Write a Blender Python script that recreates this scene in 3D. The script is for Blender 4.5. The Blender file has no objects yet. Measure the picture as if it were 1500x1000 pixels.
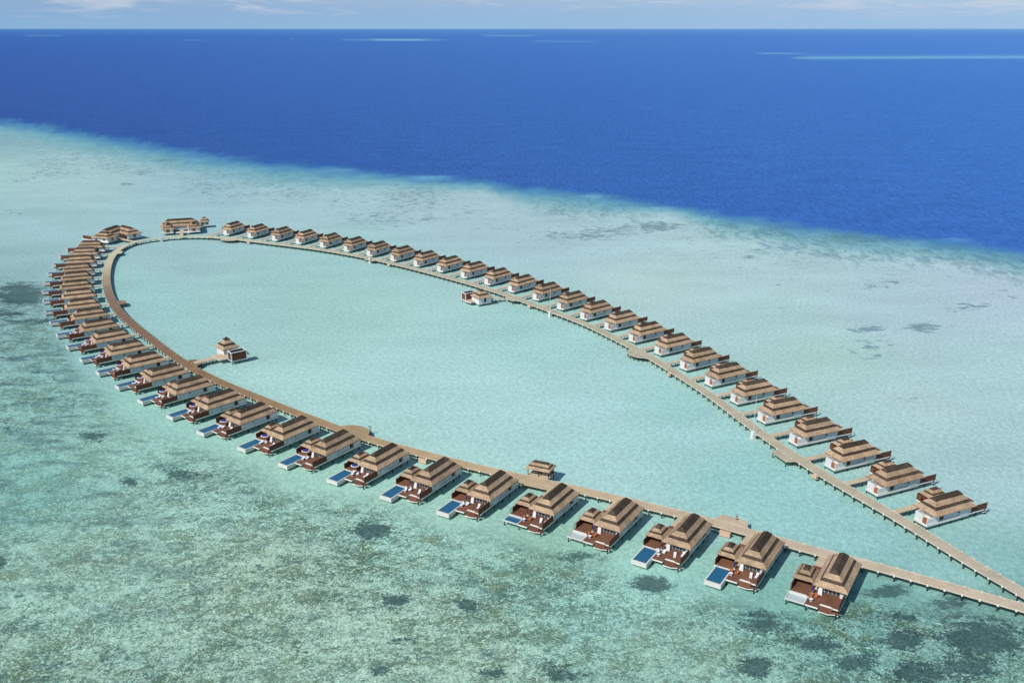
import bpy, bmesh, math, random
import numpy as np
from mathutils import Vector, noise
random.seed(7)
R = math.radians
sc = bpy.context.scene
for c in ('Scene',):
    pass
C = sc.collection
F=1363.09;H=145.07
VR=[(-207.39,684.62,68.97),(-186.71,674.89,66.97),(-166.45,665.07,65.35),(-146.77,654.61,63.88),(-127.25,643.20,62.32),(-108.26,630.61,60.38),(-90.20,616.74,57.77),(-72.23,602.77,54.84),(-55.21,588.10,52.27),(-38.85,573.67,50.36),(-23.10,558.76,48.86),(-8.11,542.49,47.42),(6.24,526.37,46.11),(20.17,509.30,44.87),(33.28,490.61,42.85),(44.96,472.10,39.69),(56.30,453.97,36.48),(66.54,434.62,34.21),(76.55,416.27,32.87),(85.07,395.79,31.46),(92.62,375.71,28.96),(99.41,355.84,26.07),(105.74,336.25,24.32),(112.27,315.98,23.90),(119.12,296.00,24.13),(127.02,277.78,24.35),(134.69,258.24,24.28)]
VL=[(88.61,219.62,-121.61),(70.45,231.19,-122.31),(51.68,241.59,-122.28),(32.63,251.32,-121.82),(13.43,261.10,-121.42),(-6.11,270.18,-121.18),(-25.17,280.24,-121.62),(-44.18,291.33,-123.16),(-63.19,302.93,-124.99),(-80.86,315.69,-126.55),(-99.71,329.08,-128.33),(-116.04,343.44,-130.69),(-133.13,358.59,-133.70),(-148.53,373.55,-136.97),(-163.55,389.57,-139.49),(-178.10,405.90,-141.13),(-192.14,423.09,-142.65),(-205.32,440.42,-144.97),(-218.13,459.67,-148.57),(-229.88,477.95,-152.20),(-240.53,497.62,-154.51),(-250.28,516.53,-155.92),(-258.85,536.44,-157.83),(-267.04,556.73,-161.20),(-274.67,578.48,-165.45),(-281.49,600.55,-169.56),(-286.53,621.28,-173.34)]
THATCH = (164, 140, 114); DARKTH = (76, 66, 57)
ILL = (1.075, 1.125, 1.215)
SUN = 4.2; SKYS = 0.11; SPEC = 0.03
WAVE = (0.89, 1.11); WAVE2 = (0.88, 1.12)
DEEP_HAZE_L = [(100, 150, 200), (70, 122, 190), (58, 104, 180), (57, 97, 172), (55, 93, 166), (50, 88, 158), (48, 84, 152)]  # deep sea from the horizon inwards; pale first stops are painted-in haze
DEEP_HAZE_R = [(132, 174, 216), (98, 150, 211), (82, 136, 208), (74, 130, 206), (66, 122, 200), (62, 117, 195), (58, 110, 190)]
TEAL = (78, 140, 186); TEAL2 = (124, 176, 190)
def _l(c): return tuple(((v / 255.0) / 12.92 if v / 255.0 <= 0.04045 else ((v / 255.0 + 0.055) / 1.055) ** 2.4) for v in c)
def alb(c):
    return tuple(a / b for a, b in zip(_l(c), ILL))
MOT_A = alb((50, 92, 86)); MOT_B = alb((84, 106, 74)); LSTR = alb((62, 96, 108)); SANDC = alb((200, 224, 210)); PATC = alb((60, 90, 92)); STRC = alb((100, 134, 146)); REEFC = alb((84, 132, 150))
HZ_L = _l((138, 178, 214)); HZ_R = _l((160, 196, 228)); HT_L = _l((126, 164, 210)); HT_R = _l((158, 190, 228)); CLOUD = _l((188, 204, 226))
BASECOL = [(0,215,(130,185,195)),(0,245,(160,208,208)),(100,260,(160,205,210)),(300,270,(152,200,210)),(60,330,(150,200,205)),(0,400,(140,192,196)),(0,450,(130,188,194)),(50,520,(134,196,196)),(60,600,(138,202,196)),(200,640,(146,208,198)),(0,700,(128,198,190)),(150,850,(154,208,194)),(0,980,(154,206,190)),(400,700,(154,212,200)),(400,850,(162,208,190)),(600,760,(158,216,204)),(650,950,(162,210,193)),(800,820,(145,205,190)),(900,880,(152,217,207)),(1000,960,(146,202,188)),(1150,900,(120,190,182)),(1300,880,(110,180,175)),(1450,900,(112,176,172)),(1450,980,(112,176,168)),
(250,380,(150,200,205)),(200,430,(147,205,205)),(350,430,(152,205,205)),(500,450,(156,210,205)),(600,560,(166,217,216)),(450,590,(165,218,214)),(700,600,(168,220,218)),(850,600,(165,217,218)),(1000,650,(156,212,212)),(1100,700,(145,210,208)),(1250,770,(142,204,204)),(1380,840,(138,199,198)),(500,380,(152,206,206)),(800,490,(156,212,210)),(1000,600,(153,212,211)),(900,680,(162,216,214)),
(450,300,(160,205,212)),(650,310,(160,203,212)),(800,330,(160,203,212)),(900,350,(165,208,215)),(950,420,(170,212,212)),(1100,400,(168,211,215)),(1200,360,(168,209,216)),(1300,450,(165,205,215)),(1450,420,(170,205,218)),(1450,560,(165,210,215)),(1200,520,(165,212,208)),(1350,600,(168,211,214)),(1450,680,(160,207,212)),(1300,640,(163,211,212)),(1150,470,(165,210,212))]
PATCHES = [(548,776,32,12,1),(958,853,32,12,1),(133,640,26,10,.8),(260,694,26,8,.9),(188,706,16,7,.8),(580,878,20,9,.9),(683,886,14,9,1),(1115,915,48,13,.8),(1195,943,42,13,.8),(1110,978,26,16,.9),(1325,938,30,18,1),(1440,935,68,30,1),(1410,975,60,22,.9),(1262,970,34,13,.8),(1350,985,48,20,.9),(1390,882,36,9,.7),(1300,868,32,13,.7),(1325,903,28,8,.6),(30,432,46,17,.9),(10,460,30,12,.6),(60,470,30,9,.5),(0,825,12,8,1),(28,872,10,4,.8),(380,828,12,4,.8),(445,950,22,12,.6),(1120,900,40,10,.6),(590,940,22,9,.5),(555,985,25,9,.6),(850,815,35,12,.6),(745,805,22,10,.4),(725,985,25,10,.6),(820,985,40,16,.5),(210,510,24,10,.4),(45,545,18,6,.5),(20,620,30,9,.4)]
STREAKS = [(1270,482,34,7,1),(1350,480,34,8,1),(1280,510,50,26,.55),(1340,583,22,6,.8),(1305,413,20,4,.9),(1275,420,16,4,.9),(1215,425,8,3,1),(1420,450,50,9,.7),(1145,452,14,7,.7),(1098,377,20,4,.8),(1145,416,16,4,.6),(900,338,70,10,.75),(960,332,60,10,1),(850,345,90,9,.8),(560,320,90,20,.6),(1010,350,60,12,.4),(630,320,20,7,.8),(600,290,100,36,.6),(680,310,60,16,.5),(240,235,30,4,.9),(170,245,60,14,.6),(80,245,70,30,.6),(210,252,30,8,.7),(185,270,16,3,1),(300,275,70,20,.6),(350,285,60,16,.5),(30,265,30,5,.6),(20,312,40,8,.5),(420,285,60,20,.5),(500,290,40,24,.5),(940,480,40,20,.25),(660,375,6,4,.5),(1250,350,90,12,.8),(1400,375,80,12,.6),(1130,340,50,14,.7),(1110,560,60,20,.25),(820,360,140,24,.3)]
PITCH = math.atan2(458.0, F)
cP, sP = math.cos(PITCH), math.sin(PITCH)

def gp(px, py, z=0.0):
    """ground point seen at a photo position (photo is 1500 x 1000), at height z"""
    dx = (px - 750) / F
    du = (500 - py) / F
    y = cP + du * sP
    zz = -sP + du * cP
    t = (z - H) / zz
    return (dx * t, y * t)

def lin(c):
    return tuple(((v / 255.0) / 12.92 if v / 255.0 <= 0.04045 else ((v / 255.0 + 0.055) / 1.055) ** 2.4) for v in c)

# ------------------------------------------------------------------ materials
def new_mat(name):
    m = bpy.data.materials.new(name)
    m.use_nodes = True
    nt = m.node_tree
    b = nt.nodes['Principled BSDF']
    return m, nt, b

def mat_noise(name, rgb, var=0.2, scale=2.0, rough=0.8, stretch=(1, 1, 1), bump=0.0, rnd=0.0, detail=4.0, spec=0.2, dist=0.0, big=0.0):
    m, nt, b = new_mat(name)
    N, L = nt.nodes, nt.links
    tc = N.new('ShaderNodeTexCoord')
    mp = N.new('ShaderNodeMapping')
    mp.inputs['Scale'].default_value = stretch
    L.new(tc.outputs['Object'], mp.inputs['Vector'])
    nz = N.new('ShaderNodeTexNoise')
    nz.inputs['Scale'].default_value = scale
    nz.inputs['Detail'].default_value = detail
    nz.inputs['Roughness'].default_value = 0.65
    nz.inputs['Distortion'].default_value = dist
    L.new(mp.outputs['Vector'], nz.inputs['Vector'])
    mr = N.new('ShaderNodeMapRange')
    mr.inputs['From Min'].default_value = 0.25
    mr.inputs['From Max'].default_value = 0.75
    mr.inputs['To Min'].default_value = 1 - var
    mr.inputs['To Max'].default_value = 1 + var
    L.new(nz.outputs['Fac'], mr.inputs['Value'])
    fac = mr.outputs['Result']
    if big > 0:
        n2 = N.new('ShaderNodeTexNoise')
        n2.inputs['Scale'].default_value = 0.35
        n2.inputs['Detail'].default_value = 3
        g = N.new('ShaderNodeNewGeometry')
        L.new(g.outputs['Position'], n2.inputs['Vector'])
        r2 = N.new('ShaderNodeMapRange')
        r2.inputs['From Min'].default_value = 0.3
        r2.inputs['From Max'].default_value = 0.7
        r2.inputs['To Min'].default_value = 1 - big
        r2.inputs['To Max'].default_value = 1 + big
        L.new(n2.outputs['Fac'], r2.inputs['Value'])
        mu = N.new('ShaderNodeMath'); mu.operation = 'MULTIPLY'
        L.new(fac, mu.inputs[0]); L.new(r2.outputs['Result'], mu.inputs[1])
        fac = mu.outputs[0]
    if rnd > 0:
        oi = N.new('ShaderNodeObjectInfo')
        r3 = N.new('ShaderNodeMapRange')
        r3.inputs['To Min'].default_value = 1 - rnd
        r3.inputs['To Max'].default_value = 1 + rnd
        L.new(oi.outputs['Random'], r3.inputs['Value'])
        mu = N.new('ShaderNodeMath'); mu.operation = 'MULTIPLY'
        L.new(fac, mu.inputs[0]); L.new(r3.outputs['Result'], mu.inputs[1])
        fac = mu.outputs[0]
    vm = N.new('ShaderNodeVectorMath'); vm.operation = 'SCALE'
    vm.inputs[0].default_value = lin(rgb)
    L.new(fac, vm.inputs['Scale'])
    L.new(vm.outputs['Vector'], b.inputs['Base Color'])
    b.inputs['Roughness'].default_value = rough
    b.inputs['Specular IOR Level'].default_value = spec
    if bump > 0:
        bp = N.new('ShaderNodeBump')
        bp.inputs['Strength'].default_value = bump
        bp.inputs['Distance'].default_value = 0.15
        L.new(nz.outputs['Fac'], bp.inputs['Height'])
        L.new(bp.outputs['Normal'], b.inputs['Normal'])
    return m

M = {}
M['thatch'] = mat_noise('palm thatch', THATCH, 0.6, 2.2, 0.95, (1, 1, 2.2), 0.8, 0.13, spec=0.05, big=0.2)
M['thatch_dark'] = mat_noise('dark weathered thatch', DARKTH, 0.5, 3.0, 0.95, (1, 1, 1), 0.6, 0.18, spec=0.05, big=0.25)
M['soffit'] = mat_noise('timber soffit', (70, 48, 34), 0.2, 3)
M['white'] = mat_noise('white render', (211, 211, 208), 0.05, 1.2, 0.7, rnd=0.03, big=0.05)
M['grey_panel'] = mat_noise('pale grey panel', (188, 196, 202), 0.06, 1.5, 0.7, rnd=0.05)
M['fascia'] = mat_noise('white painted edge', (222, 218, 210), 0.08, 2.0, 0.7)
M['deck_wood'] = mat_noise('red brown deck boards', (118, 82, 63), 0.28, 2.2, 0.7, (1, 9, 1), 0.15, 0.12, big=0.15)
M['wall_wood'] = mat_noise('red brown slatted timber', (104, 66, 50), 0.3, 2.4, 0.75, (7, 7, 1), 0.2, 0.15)
M['door_wood'] = mat_noise('orange brown timber', (158, 96, 66), 0.25, 2.4, 0.7, (6, 6, 1), 0.1, 0.15)
M['win'] = mat_noise('brown shutter', (66, 46, 38), 0.2, 3, 0.5)
M['stilt'] = mat_noise('dark wet stilt', (44, 46, 46), 0.3, 2.5, 0.7)
M['bridge'] = mat_noise('pale bridge boards', (190, 172, 144), 0.16, 2.2, 0.85, (9, 1, 1), 0.1, 0.06, big=0.1)
M['pool_wall'] = mat_noise('pale pool shell', (204, 201, 193), 0.08, 1.5, 0.6)
M['basin'] = mat_noise('empty grey basin', (172, 184, 182), 0.1, 2, 0.6)
M['cushion'] = mat_noise('white cushion', (222, 222, 224), 0.04, 3)
M['navy'] = mat_noise('navy fabric', (44, 50, 110), 0.1, 3)
M['chairwood'] = mat_noise('orange brown wicker', (172, 104, 66), 0.2, 6)
M['screen'] = mat_noise('grey green lattice', (150, 158, 140), 0.3, 4)
M['metal'] = mat_noise('pale metal', (205, 208, 208), 0.05, 3, 0.4)
M['redbox'] = mat_noise('pinkish box', (204, 172, 148), 0.12, 3)

m, nt, b = new_mat('tinted glass'); M['glass'] = m
b.inputs['Base Color'].default_value = (*lin((70, 82, 88)), 1)
b.inputs['Roughness'].default_value = 0.08
b.inputs['Specular IOR Level'].default_value = 0.6
m, nt, b = new_mat('blue pool water'); M['poolwater'] = m
N, L = nt.nodes, nt.links
nz = N.new('ShaderNodeTexNoise'); nz.inputs['Scale'].default_value = 2.0; nz.inputs['Detail'].default_value = 3
tc = N.new('ShaderNodeTexCoord'); L.new(tc.outputs['Object'], nz.inputs['Vector'])
mx = N.new('ShaderNodeMix'); mx.data_type = 'RGBA'
mx.inputs['A'].default_value = (*lin((26, 78, 108)), 1); mx.inputs['B'].default_value = (*lin((48, 108, 138)), 1)
L.new(nz.outputs['Fac'], mx.inputs['Factor']); L.new(mx.outputs['Result'], b.inputs['Base Color'])
b.inputs['Roughness'].default_value = 0.1
b.inputs['Specular IOR Level'].default_value = 0.4

# boardwalk timber: tone painted along its length (weathered old boards / newer boards), planks across from noise
m, nt, b = new_mat('boardwalk planks'); M['walk'] = m
N, L = nt.nodes, nt.links
at = N.new('ShaderNodeAttribute'); at.attribute_name = 'tone'
uv = N.new('ShaderNodeAttribute'); uv.attribute_name = 'along'
mp = N.new('ShaderNodeMapping'); mp.inputs['Scale'].default_value = (2.2, 0.25, 1)
L.new(uv.outputs['Vector'], mp.inputs['Vector'])
nz = N.new('ShaderNodeTexNoise'); nz.inputs['Scale'].default_value = 1.6; nz.inputs['Detail'].default_value = 4
L.new(mp.outputs['Vector'], nz.inputs['Vector'])
g = N.new('ShaderNodeNewGeometry')
n2 = N.new('ShaderNodeTexNoise'); n2.inputs['Scale'].default_value = 0.22; n2.inputs['Detail'].default_value = 4
L.new(g.outputs['Position'], n2.inputs['Vector'])
ad = N.new('ShaderNodeMath'); ad.operation = 'ADD'
L.new(nz.outputs['Fac'], ad.inputs[0]); L.new(n2.outputs['Fac'], ad.inputs[1])
mr = N.new('ShaderNodeMapRange'); mr.inputs['From Min'].default_value = 0.6; mr.inputs['From Max'].default_value = 1.4
mr.inputs['To Min'].default_value = 0.76; mr.inputs['To Max'].default_value = 1.22
L.new(ad.outputs[0], mr.inputs['Value'])
vm = N.new('ShaderNodeVectorMath'); vm.operation = 'SCALE'
L.new(at.outputs['Color'], vm.inputs[0]); L.new(mr.outputs['Result'], vm.inputs['Scale'])
L.new(vm.outputs['Vector'], b.inputs['Base Color'])
b.inputs['Roughness'].default_value = 0.85; b.inputs['Specular IOR Level'].default_value = 0.15

# ------------------------------------------------------------------ mesh helpers
class MB:
    def __init__(s): s.v = []; s.f = []; s.m = []
    def poly(s, pts, mi=0):
        n = len(s.v); s.v += [tuple(p) for p in pts]; s.f.append(tuple(range(n, n + len(pts)))); s.m.append(mi)
    def box(s, a0, a1, b0, b1, z0, z1, mi=0, top=None):
        n = len(s.v)
        s.v += [(a0, b0, z0), (a1, b0, z0), (a1, b1, z0), (a0, b1, z0), (a0, b0, z1), (a1, b0, z1), (a1, b1, z1), (a0, b1, z1)]
        for k, q in enumerate(((3, 2, 1, 0), (4, 5, 6, 7), (0, 1, 5, 4), (1, 2, 6, 5), (2, 3, 7, 6), (3, 0, 4, 7))):
            s.f.append(tuple(n + i for i in q)); s.m.append(top if (top is not None and k == 1) else mi)
    def prism(s, pts, z0, z1, mi=0, top=None):
        """vertical prism over a plan polygon (counter-clockwise)"""
        n = len(s.v); k = len(pts)
        s.v += [(p[0], p[1], z0) for p in pts] + [(p[0], p[1], z1) for p in pts]
        s.f.append(tuple(n + i for i in reversed(range(k)))); s.m.append(mi)
        s.f.append(tuple(n + k + i for i in range(k))); s.m.append(mi if top is None else top)
        for i in range(k):
            j = (i + 1) % k
            s.f.append((n + i, n + j, n + k + j, n + k + i)); s.m.append(mi)
    def rings(s, rings, mi=0, cap0=True, cap1=True):
        n0 = len(s.v); k = len(rings[0])
        for r in rings: s.v += [tuple(p) for p in r]
        for q in range(len(rings) - 1):
            for i in range(k):
                j = (i + 1) % k
                s.f.append((n0 + q * k + i, n0 + q * k + j, n0 + (q + 1) * k + j, n0 + (q + 1) * k + i)); s.m.append(mi)
        if cap0: s.f.append(tuple(n0 + i for i in reversed(range(k)))); s.m.append(mi)
        if cap1: s.f.append(tuple(n0 + (len(rings) - 1) * k + i for i in range(k))); s.m.append(mi)
    def cyl(s, x, y, z0, z1, r, n=8, r1=None, mi=0):
        r1 = r if r1 is None else r1
        s.rings([[(x + q * math.cos(2 * math.pi * i / n), y + q * math.sin(2 * math.pi * i / n), z) for i in range(n)] for q, z in ((r, z0), (r1, z1))], mi)
    def mesh(s, name, mats, mirror=False):
        me = bpy.data.meshes.new(name)
        v = s.v; f = s.f
        if mirror:
            v = [(a, -b_, c) for a, b_, c in v]; f = [tuple(reversed(q)) for q in f]
        me.from_pydata(v, [], f)
        for mm in mats: me.materials.append(mm)
        me.polygons.foreach_set('material_index', s.m)
        me.update()
        return me

def link(name, me, parent=None, loc=None, rz=0.0):
    o = bpy.data.objects.new(name, me); C.objects.link(o)
    if parent is not None: o.parent = parent
    if loc is not None: o.location = loc
    o.rotation_euler.z = rz
    return o

def tag(o, label, cat, group=None, kind=None):
    if label: o['label'] = label
    if cat: o['category'] = cat
    if group: o['group'] = group
    if kind: o['kind'] = kind
    return o

def empty(name, loc, rz, label, cat, group=None):
    o = bpy.data.objects.new(name, None); C.objects.link(o)
    o.location = loc; o.rotation_euler = (0, 0, rz); o.empty_display_size = 0.5
    return tag(o, label, cat, group)

# hip roof in tiers -> (thatch MB, dark band MB, dark cap MB)
def hip_roof(ca, cb, ha, hb, ra, rb, z0, z1, lip=0.28):
    """ha,hb eave half sizes; ra,rb ridge half sizes; z0 eave, z1 ridge"""
    def ring(t, z, out=0.0, jag=0.0):
        A = ha + (ra - ha) * t + out; B = hb + (rb - hb) * t + out
        pts = []
        n = 6
        corners = [(-A, -B), (A, -B), (A, B), (-A, B)]
        for k in range(4):
            p, q = corners[k], corners[(k + 1) % 4]
            for i in range(n):
                u = i / n
                x = p[0] + (q[0] - p[0]) * u; y = p[1] + (q[1] - p[1]) * u
                j = jag * (random.random() - 0.5) if i else 0
                pts.append((ca + x * (1 + j * 0.02), cb + y * (1 + j * 0.02), z + (random.random() - 0.5) * jag))
        return pts
    h = z1 - z0
    th = MB(); bd = MB(); cp = MB()
    th.rings([ring(0.06, z0 - lip * 1.1), ring(0.0, z0 - lip, 0.02, 0.06), ring(0, z0, 0, 0.05), ring(0.17, z0 + h * 0.125, 0, 0.05), ring(0.33, z0 + h * 0.25, 0, 0.06)], 0, True, False)
    bd.rings([ring(0.325, z0 + h * 0.235), ring(0.33, z0 + h * 0.285, 0.05, 0.05), ring(0.49, z0 + h * 0.44, 0.0, 0.03)], 0, False, False)
    th.rings([ring(0.47, z0 + h * 0.40), ring(0.455, z0 + h * 0.455, 0.03, 0.06), ring(0.6, z0 + h * 0.585, 0, 0.04), ring(0.76, z0 + h * 0.73, 0, 0.04)], 0, False, False)
    cp.rings([ring(0.75, z0 + h * 0.70), ring(0.735, z0 + h * 0.765, 0.04, 0.06), ring(0.99, z0 + h * 0.985, 0.03), ring(1.0, z0 + h * 1.0, 0.06)], 0, False, True)
    return th, bd, cp

def add_roof(parent, name, mb3, mirror=False, cache=None):
    th, bd, cp = mb3
    r = link(name, th.mesh(name, [M['thatch']], mirror), parent)
    link('roof_band', bd.mesh('roof_band', [M['thatch_dark']], mirror), r)
    link('ridge_cap', cp.mesh('ridge_cap', [M['thatch_dark']], mirror), r)
    return r

ZD = 2.2   # deck level

def children(o): return [c for c in bpy.data.objects if c.parent == o]

# ------------------------------------------------------------------ the overwater villa (local x = towards the sea, local y = towards the side pavilion)
STILTS = [(-10.4, -3.1), (-10.4, 1.6), (-5.0, -3.3), (-5.0, 3.6), (-0.3, -3.3), (-0.3, 3.8), (4.6, -3.3), (4.6, 3.8), (10.2, -3.2), (9.2, 4.3), (14.4, -3.2), (14.3, 4.5), (1.0, 9.4), (6.8, 9.4)]

def villa_meshes(mirror, pool):
    ca, ch = (-9.35, 3.95) if mirror else (-10.95, 4.7)
    """list of (name, mesh, parent name) ; pool in 'pool', 'plunge', 'dry'"""
    out = []
    def add(name, mb, mats, parent=None, key=None):
        out.append((name, mb.mesh(name, [M[k] for k in mats], mirror), parent, key or name))
    # floor and decks
    d = MB()
    d.prism([(ca - 0.15, -3.7), (6.6, -3.7), (6.6, 4.3), (-7.2, 4.3), (-7.2, 1.3), (ca - 0.15, 1.3)], 1.35 if pool == 'none' else 1.65, ZD - 0.06, 0)   # house floor slab
    px_ = 9.6 if pool in ('pool', 'none') else 11.0
    d.prism([(-5.2, 4.304), (px_, 4.304), (px_, 9.9), (-1.2, 9.9), (-1.2, 7.7), (-5.2, 7.7)], 1.75, ZD, 0, 1)     # pavilion deck
    d.prism([(6.604, -3.75), (13.1, -3.75), (13.1, 1.4), (14.9, 1.4), (14.9, 4.7), (px_ + 0.004, 4.7), (px_ + 0.004, 4.3), (6.604, 4.3)], 1.75, ZD, 0, 1)
    add('deck', d, ['fascia', 'deck_wood'])
    s = MB()
    for k in range(4):
        s.box(13.104 + k * 0.3, 13.104 + (k + 1) * 0.3, -2.0, 1.39, 1.2 - k * 0.12, ZD - 0.24 * (k + 1), 1)
    s.prism([(13.104, -3.75), (14.3, -3.75), (14.1, -2.9), (14.9, -1.2), (14.8, 1.2), (14.31, 1.2), (14.31, -2.004), (13.104, -2.004)], 0.9, 1.2, 0, 1)
    s.box(12.9, 13.098, -1.6, 1.2, ZD + 0.01, ZD + 0.16, 0)
    add('stair', s, ['fascia', 'deck_wood'])
    # walls
    w = MB()
    w.box(ca, ca + 0.25, -1.8, 1.2, ZD - 0.02, ch, 0)                   # courtyard wall facing the walkway
    w.prism([(ca, -3.5), (-6.0, -3.5), (-6.0, -3.3), (ca, -3.3)], ZD - 0.02, 3.95, 0)
    w.box(ca + 0.25, -6.6, 0.95, 1.2, ZD - 0.02, ch, 0)
    w.box(-6.6, 6.9, -3.3, 3.3, ZD - 0.06, 4.95, 0)
    w.box(6.2, 7.6, -3.5, -2.5, ZD - 0.02, 4.9, 0)
    add('wall', w, ['white'])
    p = MB(); p.box(-3.6, 1.9, -3.42, -3.298, 2.5, 4.5, 0); p.box(2.5, 6.1, -3.85, -3.296, 2.0, 4.45, 0)
    add('wall_panel', p, ['grey_panel'], 'wall')
    p = MB(); p.box(-10.6, -6.7, -3.1, -1.8, ZD + 0.9, ZD + 1.7, 0)
    q = MB(); q.box(ca - 0.1, ca + 0.65, -3.3, -1.82, ZD - 0.02, 3.85, 0)
    add('door', q, ['door_wood'], 'wall')
    q = MB(); q.box(-5.55, -4.1, -3.46, -3.297, 2.45, 4.2, 0)
    add('window', q, ['win'], 'wall')
    q = MB(); q.box(2.0, 2.45, -3.46, -3.297, 3.2, 4.2, 0)
    add('window', q, ['win'], 'wall', 'window2')
    q = MB(); q.box(6.9, 7.0, -2.4, 1.7, 2.25, 4.5, 1)
    for yy in (-2.4, -1.4, -0.4, 0.6, 1.62): q.box(7.0, 7.08, yy, yy + 0.09, 2.25, 4.5, 0)
    add('glass_door', q, ['fascia', 'glass'], 'wall')
    # white tapered pier
    q = MB(); q.rings([[(7.4, 1.9, ZD), (8.7, 1.9, ZD), (8.7, 3.1, ZD), (7.4, 3.1, ZD)], [(7.5, 2.1, 4.4), (8.1, 2.1, 4.4), (8.1, 2.9, 4.4), (7.5, 2.9, 4.4)]], 0)
    add('pier', q, ['white'])
    # roofs
    th, bd, cp = hip_roof(0, 0, 8.6, 4.5, 4.75, 0.12, 4.8, 8.85)
    add('roof', th, ['thatch']); add('roof_band', bd, ['thatch_dark'], 'roof'); add('ridge_cap', cp, ['thatch_dark'], 'roof')
    th, bd, cp = hip_roof(3.5, 7.5, 3.6, 2.75, 0.7, 0.1, 4.35, 6.7, 0.24)
    add('side_roof', th, ['thatch'], None); add('roof_band', bd, ['thatch_dark'], 'side_roof', 'sb'); add('ridge_cap', cp, ['thatch_dark'], 'side_roof', 'sc')
    th = MB()   # short ridge joining side pavilion to the house
    # timber walls of the pavilion
    q = MB(); q.box(0.6, 0.8, 4.9, 9.7, ZD, 4.5, 0); q.box(-1.0, 7.4, 9.7, 9.88, ZD, 4.3, 0); q.box(-1.15, -1.0, 8.1, 9.88, ZD, 4.2, 0)
    q.prism([(7.402, 9.7), (9.4, 9.7), (9.4, 9.86), (7.402, 9.86)], ZD, 3.9, 0)
    q.box(6.7, 6.9, 5.0, 5.2, ZD, 4.3, 0)
    add('side_wall', q, ['wall_wood'])
    q = MB(); q.box(0.85, 1.9, 5.4, 9.2, ZD, ZD + 0.42, 0); q.box(0.9, 1.8, 5.5, 9.1, ZD + 0.42, ZD + 0.56, 1)
    add('bench', q, ['wall_wood', 'cushion'])
    q = MB(); q.box(7.65, 14.2, -3.72, -3.55, ZD, 4.25, 0); q.box(14.2, 14.32, -3.74, -3.53, ZD, 4.4, 0)
    add('privacy_wall', q, ['wall_wood'])
    if pool == 'pool':
        q = MB(); z0, z1 = 0.75, 2.12
        q.box(9.604, 18.4, 4.704, 5.1, z0, z1, 0); q.box(9.604, 18.4, 9.1, 9.5, z0, z1, 0)
        q.box(9.604, 10.0, 5.1, 9.1, z0, z1, 0); q.box(17.9, 18.4, 5.1, 9.1, z0, z1 - 0.06, 0)
        q.box(10.0, 17.9, 5.1, 9.1, z0 + 0.02, 1.2, 0)
        add('pool_basin', q, ['pool_wall'])
        q = MB(); q.box(10.0, 17.9, 5.1, 9.1, 1.25, 1.98, 0); add('pool_water', q, ['poolwater'], 'pool_basin')
        st = STILTS + [(11.0, 5.4), (11.0, 8.8), (17.4, 5.4), (17.4, 8.8)]
    elif pool == 'none':
        q = MB()  # pale pair of handrail posts with a top bar by the deck stair
        for yy in (-3.2, -2.0): q.cyl(13.9, yy, ZD, ZD + 2.6, 0.06, 6)
        q.box(13.85, 13.95, -3.2, -2.0, ZD + 2.5, ZD + 2.6)
        add('outdoor_shower_frame', q, ['metal'])
        st = STILTS
    else:
        q = MB(); z0, z1 = 1.55, 1.98
        q.box(11.004, 14.6, 4.95, 10.1, z0, 1.72, 1); q.box(14.35, 14.6, 4.95, 10.1, 1.72, z1, 0)
        q.box(11.004, 14.35, 9.85, 10.1, 1.72, z1, 0); q.box(11.004, 14.35, 4.95, 5.2, 1.72, z1, 0); q.box(11.004, 11.3, 5.2, 9.85, 1.72, 2.5, 0)
        add('pool_basin', q, ['pool_wall', 'basin'])
        if pool == 'plunge':
            q = MB(); q.box(11.3, 14.35, 5.2, 9.85, 1.73, 1.9, 0); add('pool_water', q, ['poolwater'], 'pool_basin')
        q = MB(); q.box(8.2, 8.3, 9.9, 10.0, ZD, 4.2); q.box(10.7, 10.8, 9.9, 10.0, ZD, 4.2)
        for k in range(6): q.box(8.3 + k * 0.42, 8.44 + k * 0.42, 9.92, 9.98, ZD, 4.1)
        add('screen', q, ['screen'])
        st = STILTS + [(14.3, 9.7), (11.2, 9.7)]
    q = MB(); q.cyl(0, 0, -1.5, 1.7, 0.17, 8)
    sm = q.mesh('stilt', [M['stilt']])
    if mirror: st = [(-8.8 if a < -10 else a, b_) for a, b_ in st]
    for a, b_ in st: out.append(('stilt', sm, None, ('stilt', a, -b_ if mirror else b_, -0.0 if b_ < 4.4 or a < 9.5 or pool != 'pool' else -0.9)))
    return out

VM = {(mi, p): villa_meshes(mi, p) for mi, p in ((False, 'none'), (True, 'pool'), (True, 'plunge'), (True, 'dry'))}

# walkway centre line -------------------------------------------------
WALK_PX = [(1580,912),(1500,889.6),(1400,861.4),(1320,838.7),(1266,823.5),(1190,806.2),(1142,792.3),(1098,778.5),(1046,764.5),(1004,752.6),(964,744),(884,725.2),(841,715.2),(764,698.3),(722.4,690),(684,681.2),(640,669),(600,659.5),(540,643),(476,620.5),(420,599),(392,587.5),(364,576.5),(329,562.5),(288,543.2),(260,525.6),(225.8,500.2),(201.2,480.4),(176.6,460),(163.2,440.4),(157.4,425),(155,408),(156.8,392),(162,376.8),(171.2,366.2),(182,358.6),(196,353.6),(228,348.8),(260,346.4),(292,345.6),(316,346.6),(334,348.6),(350,350),(390,355.2),(430,359.8),(470,364.9),(510,371.6),(542,377.8),(580,386.4),(620,396.2),(660,407),(700,418),(730,427.5),(760,438),(800,452.2),(830,463.5),(860,474.5),(900,494.5),(930,510),(960,526.5),(1000,552),(1036,574.4),(1060,592.5),(1084,611),(1116,634.8),(1140,652.4),(1172,673),(1200,691),(1220,703),(1260,726.3),(1310,754),(1360,784.3),(1380,798),(1440,834),(1500,868),(1580,915)]
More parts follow.
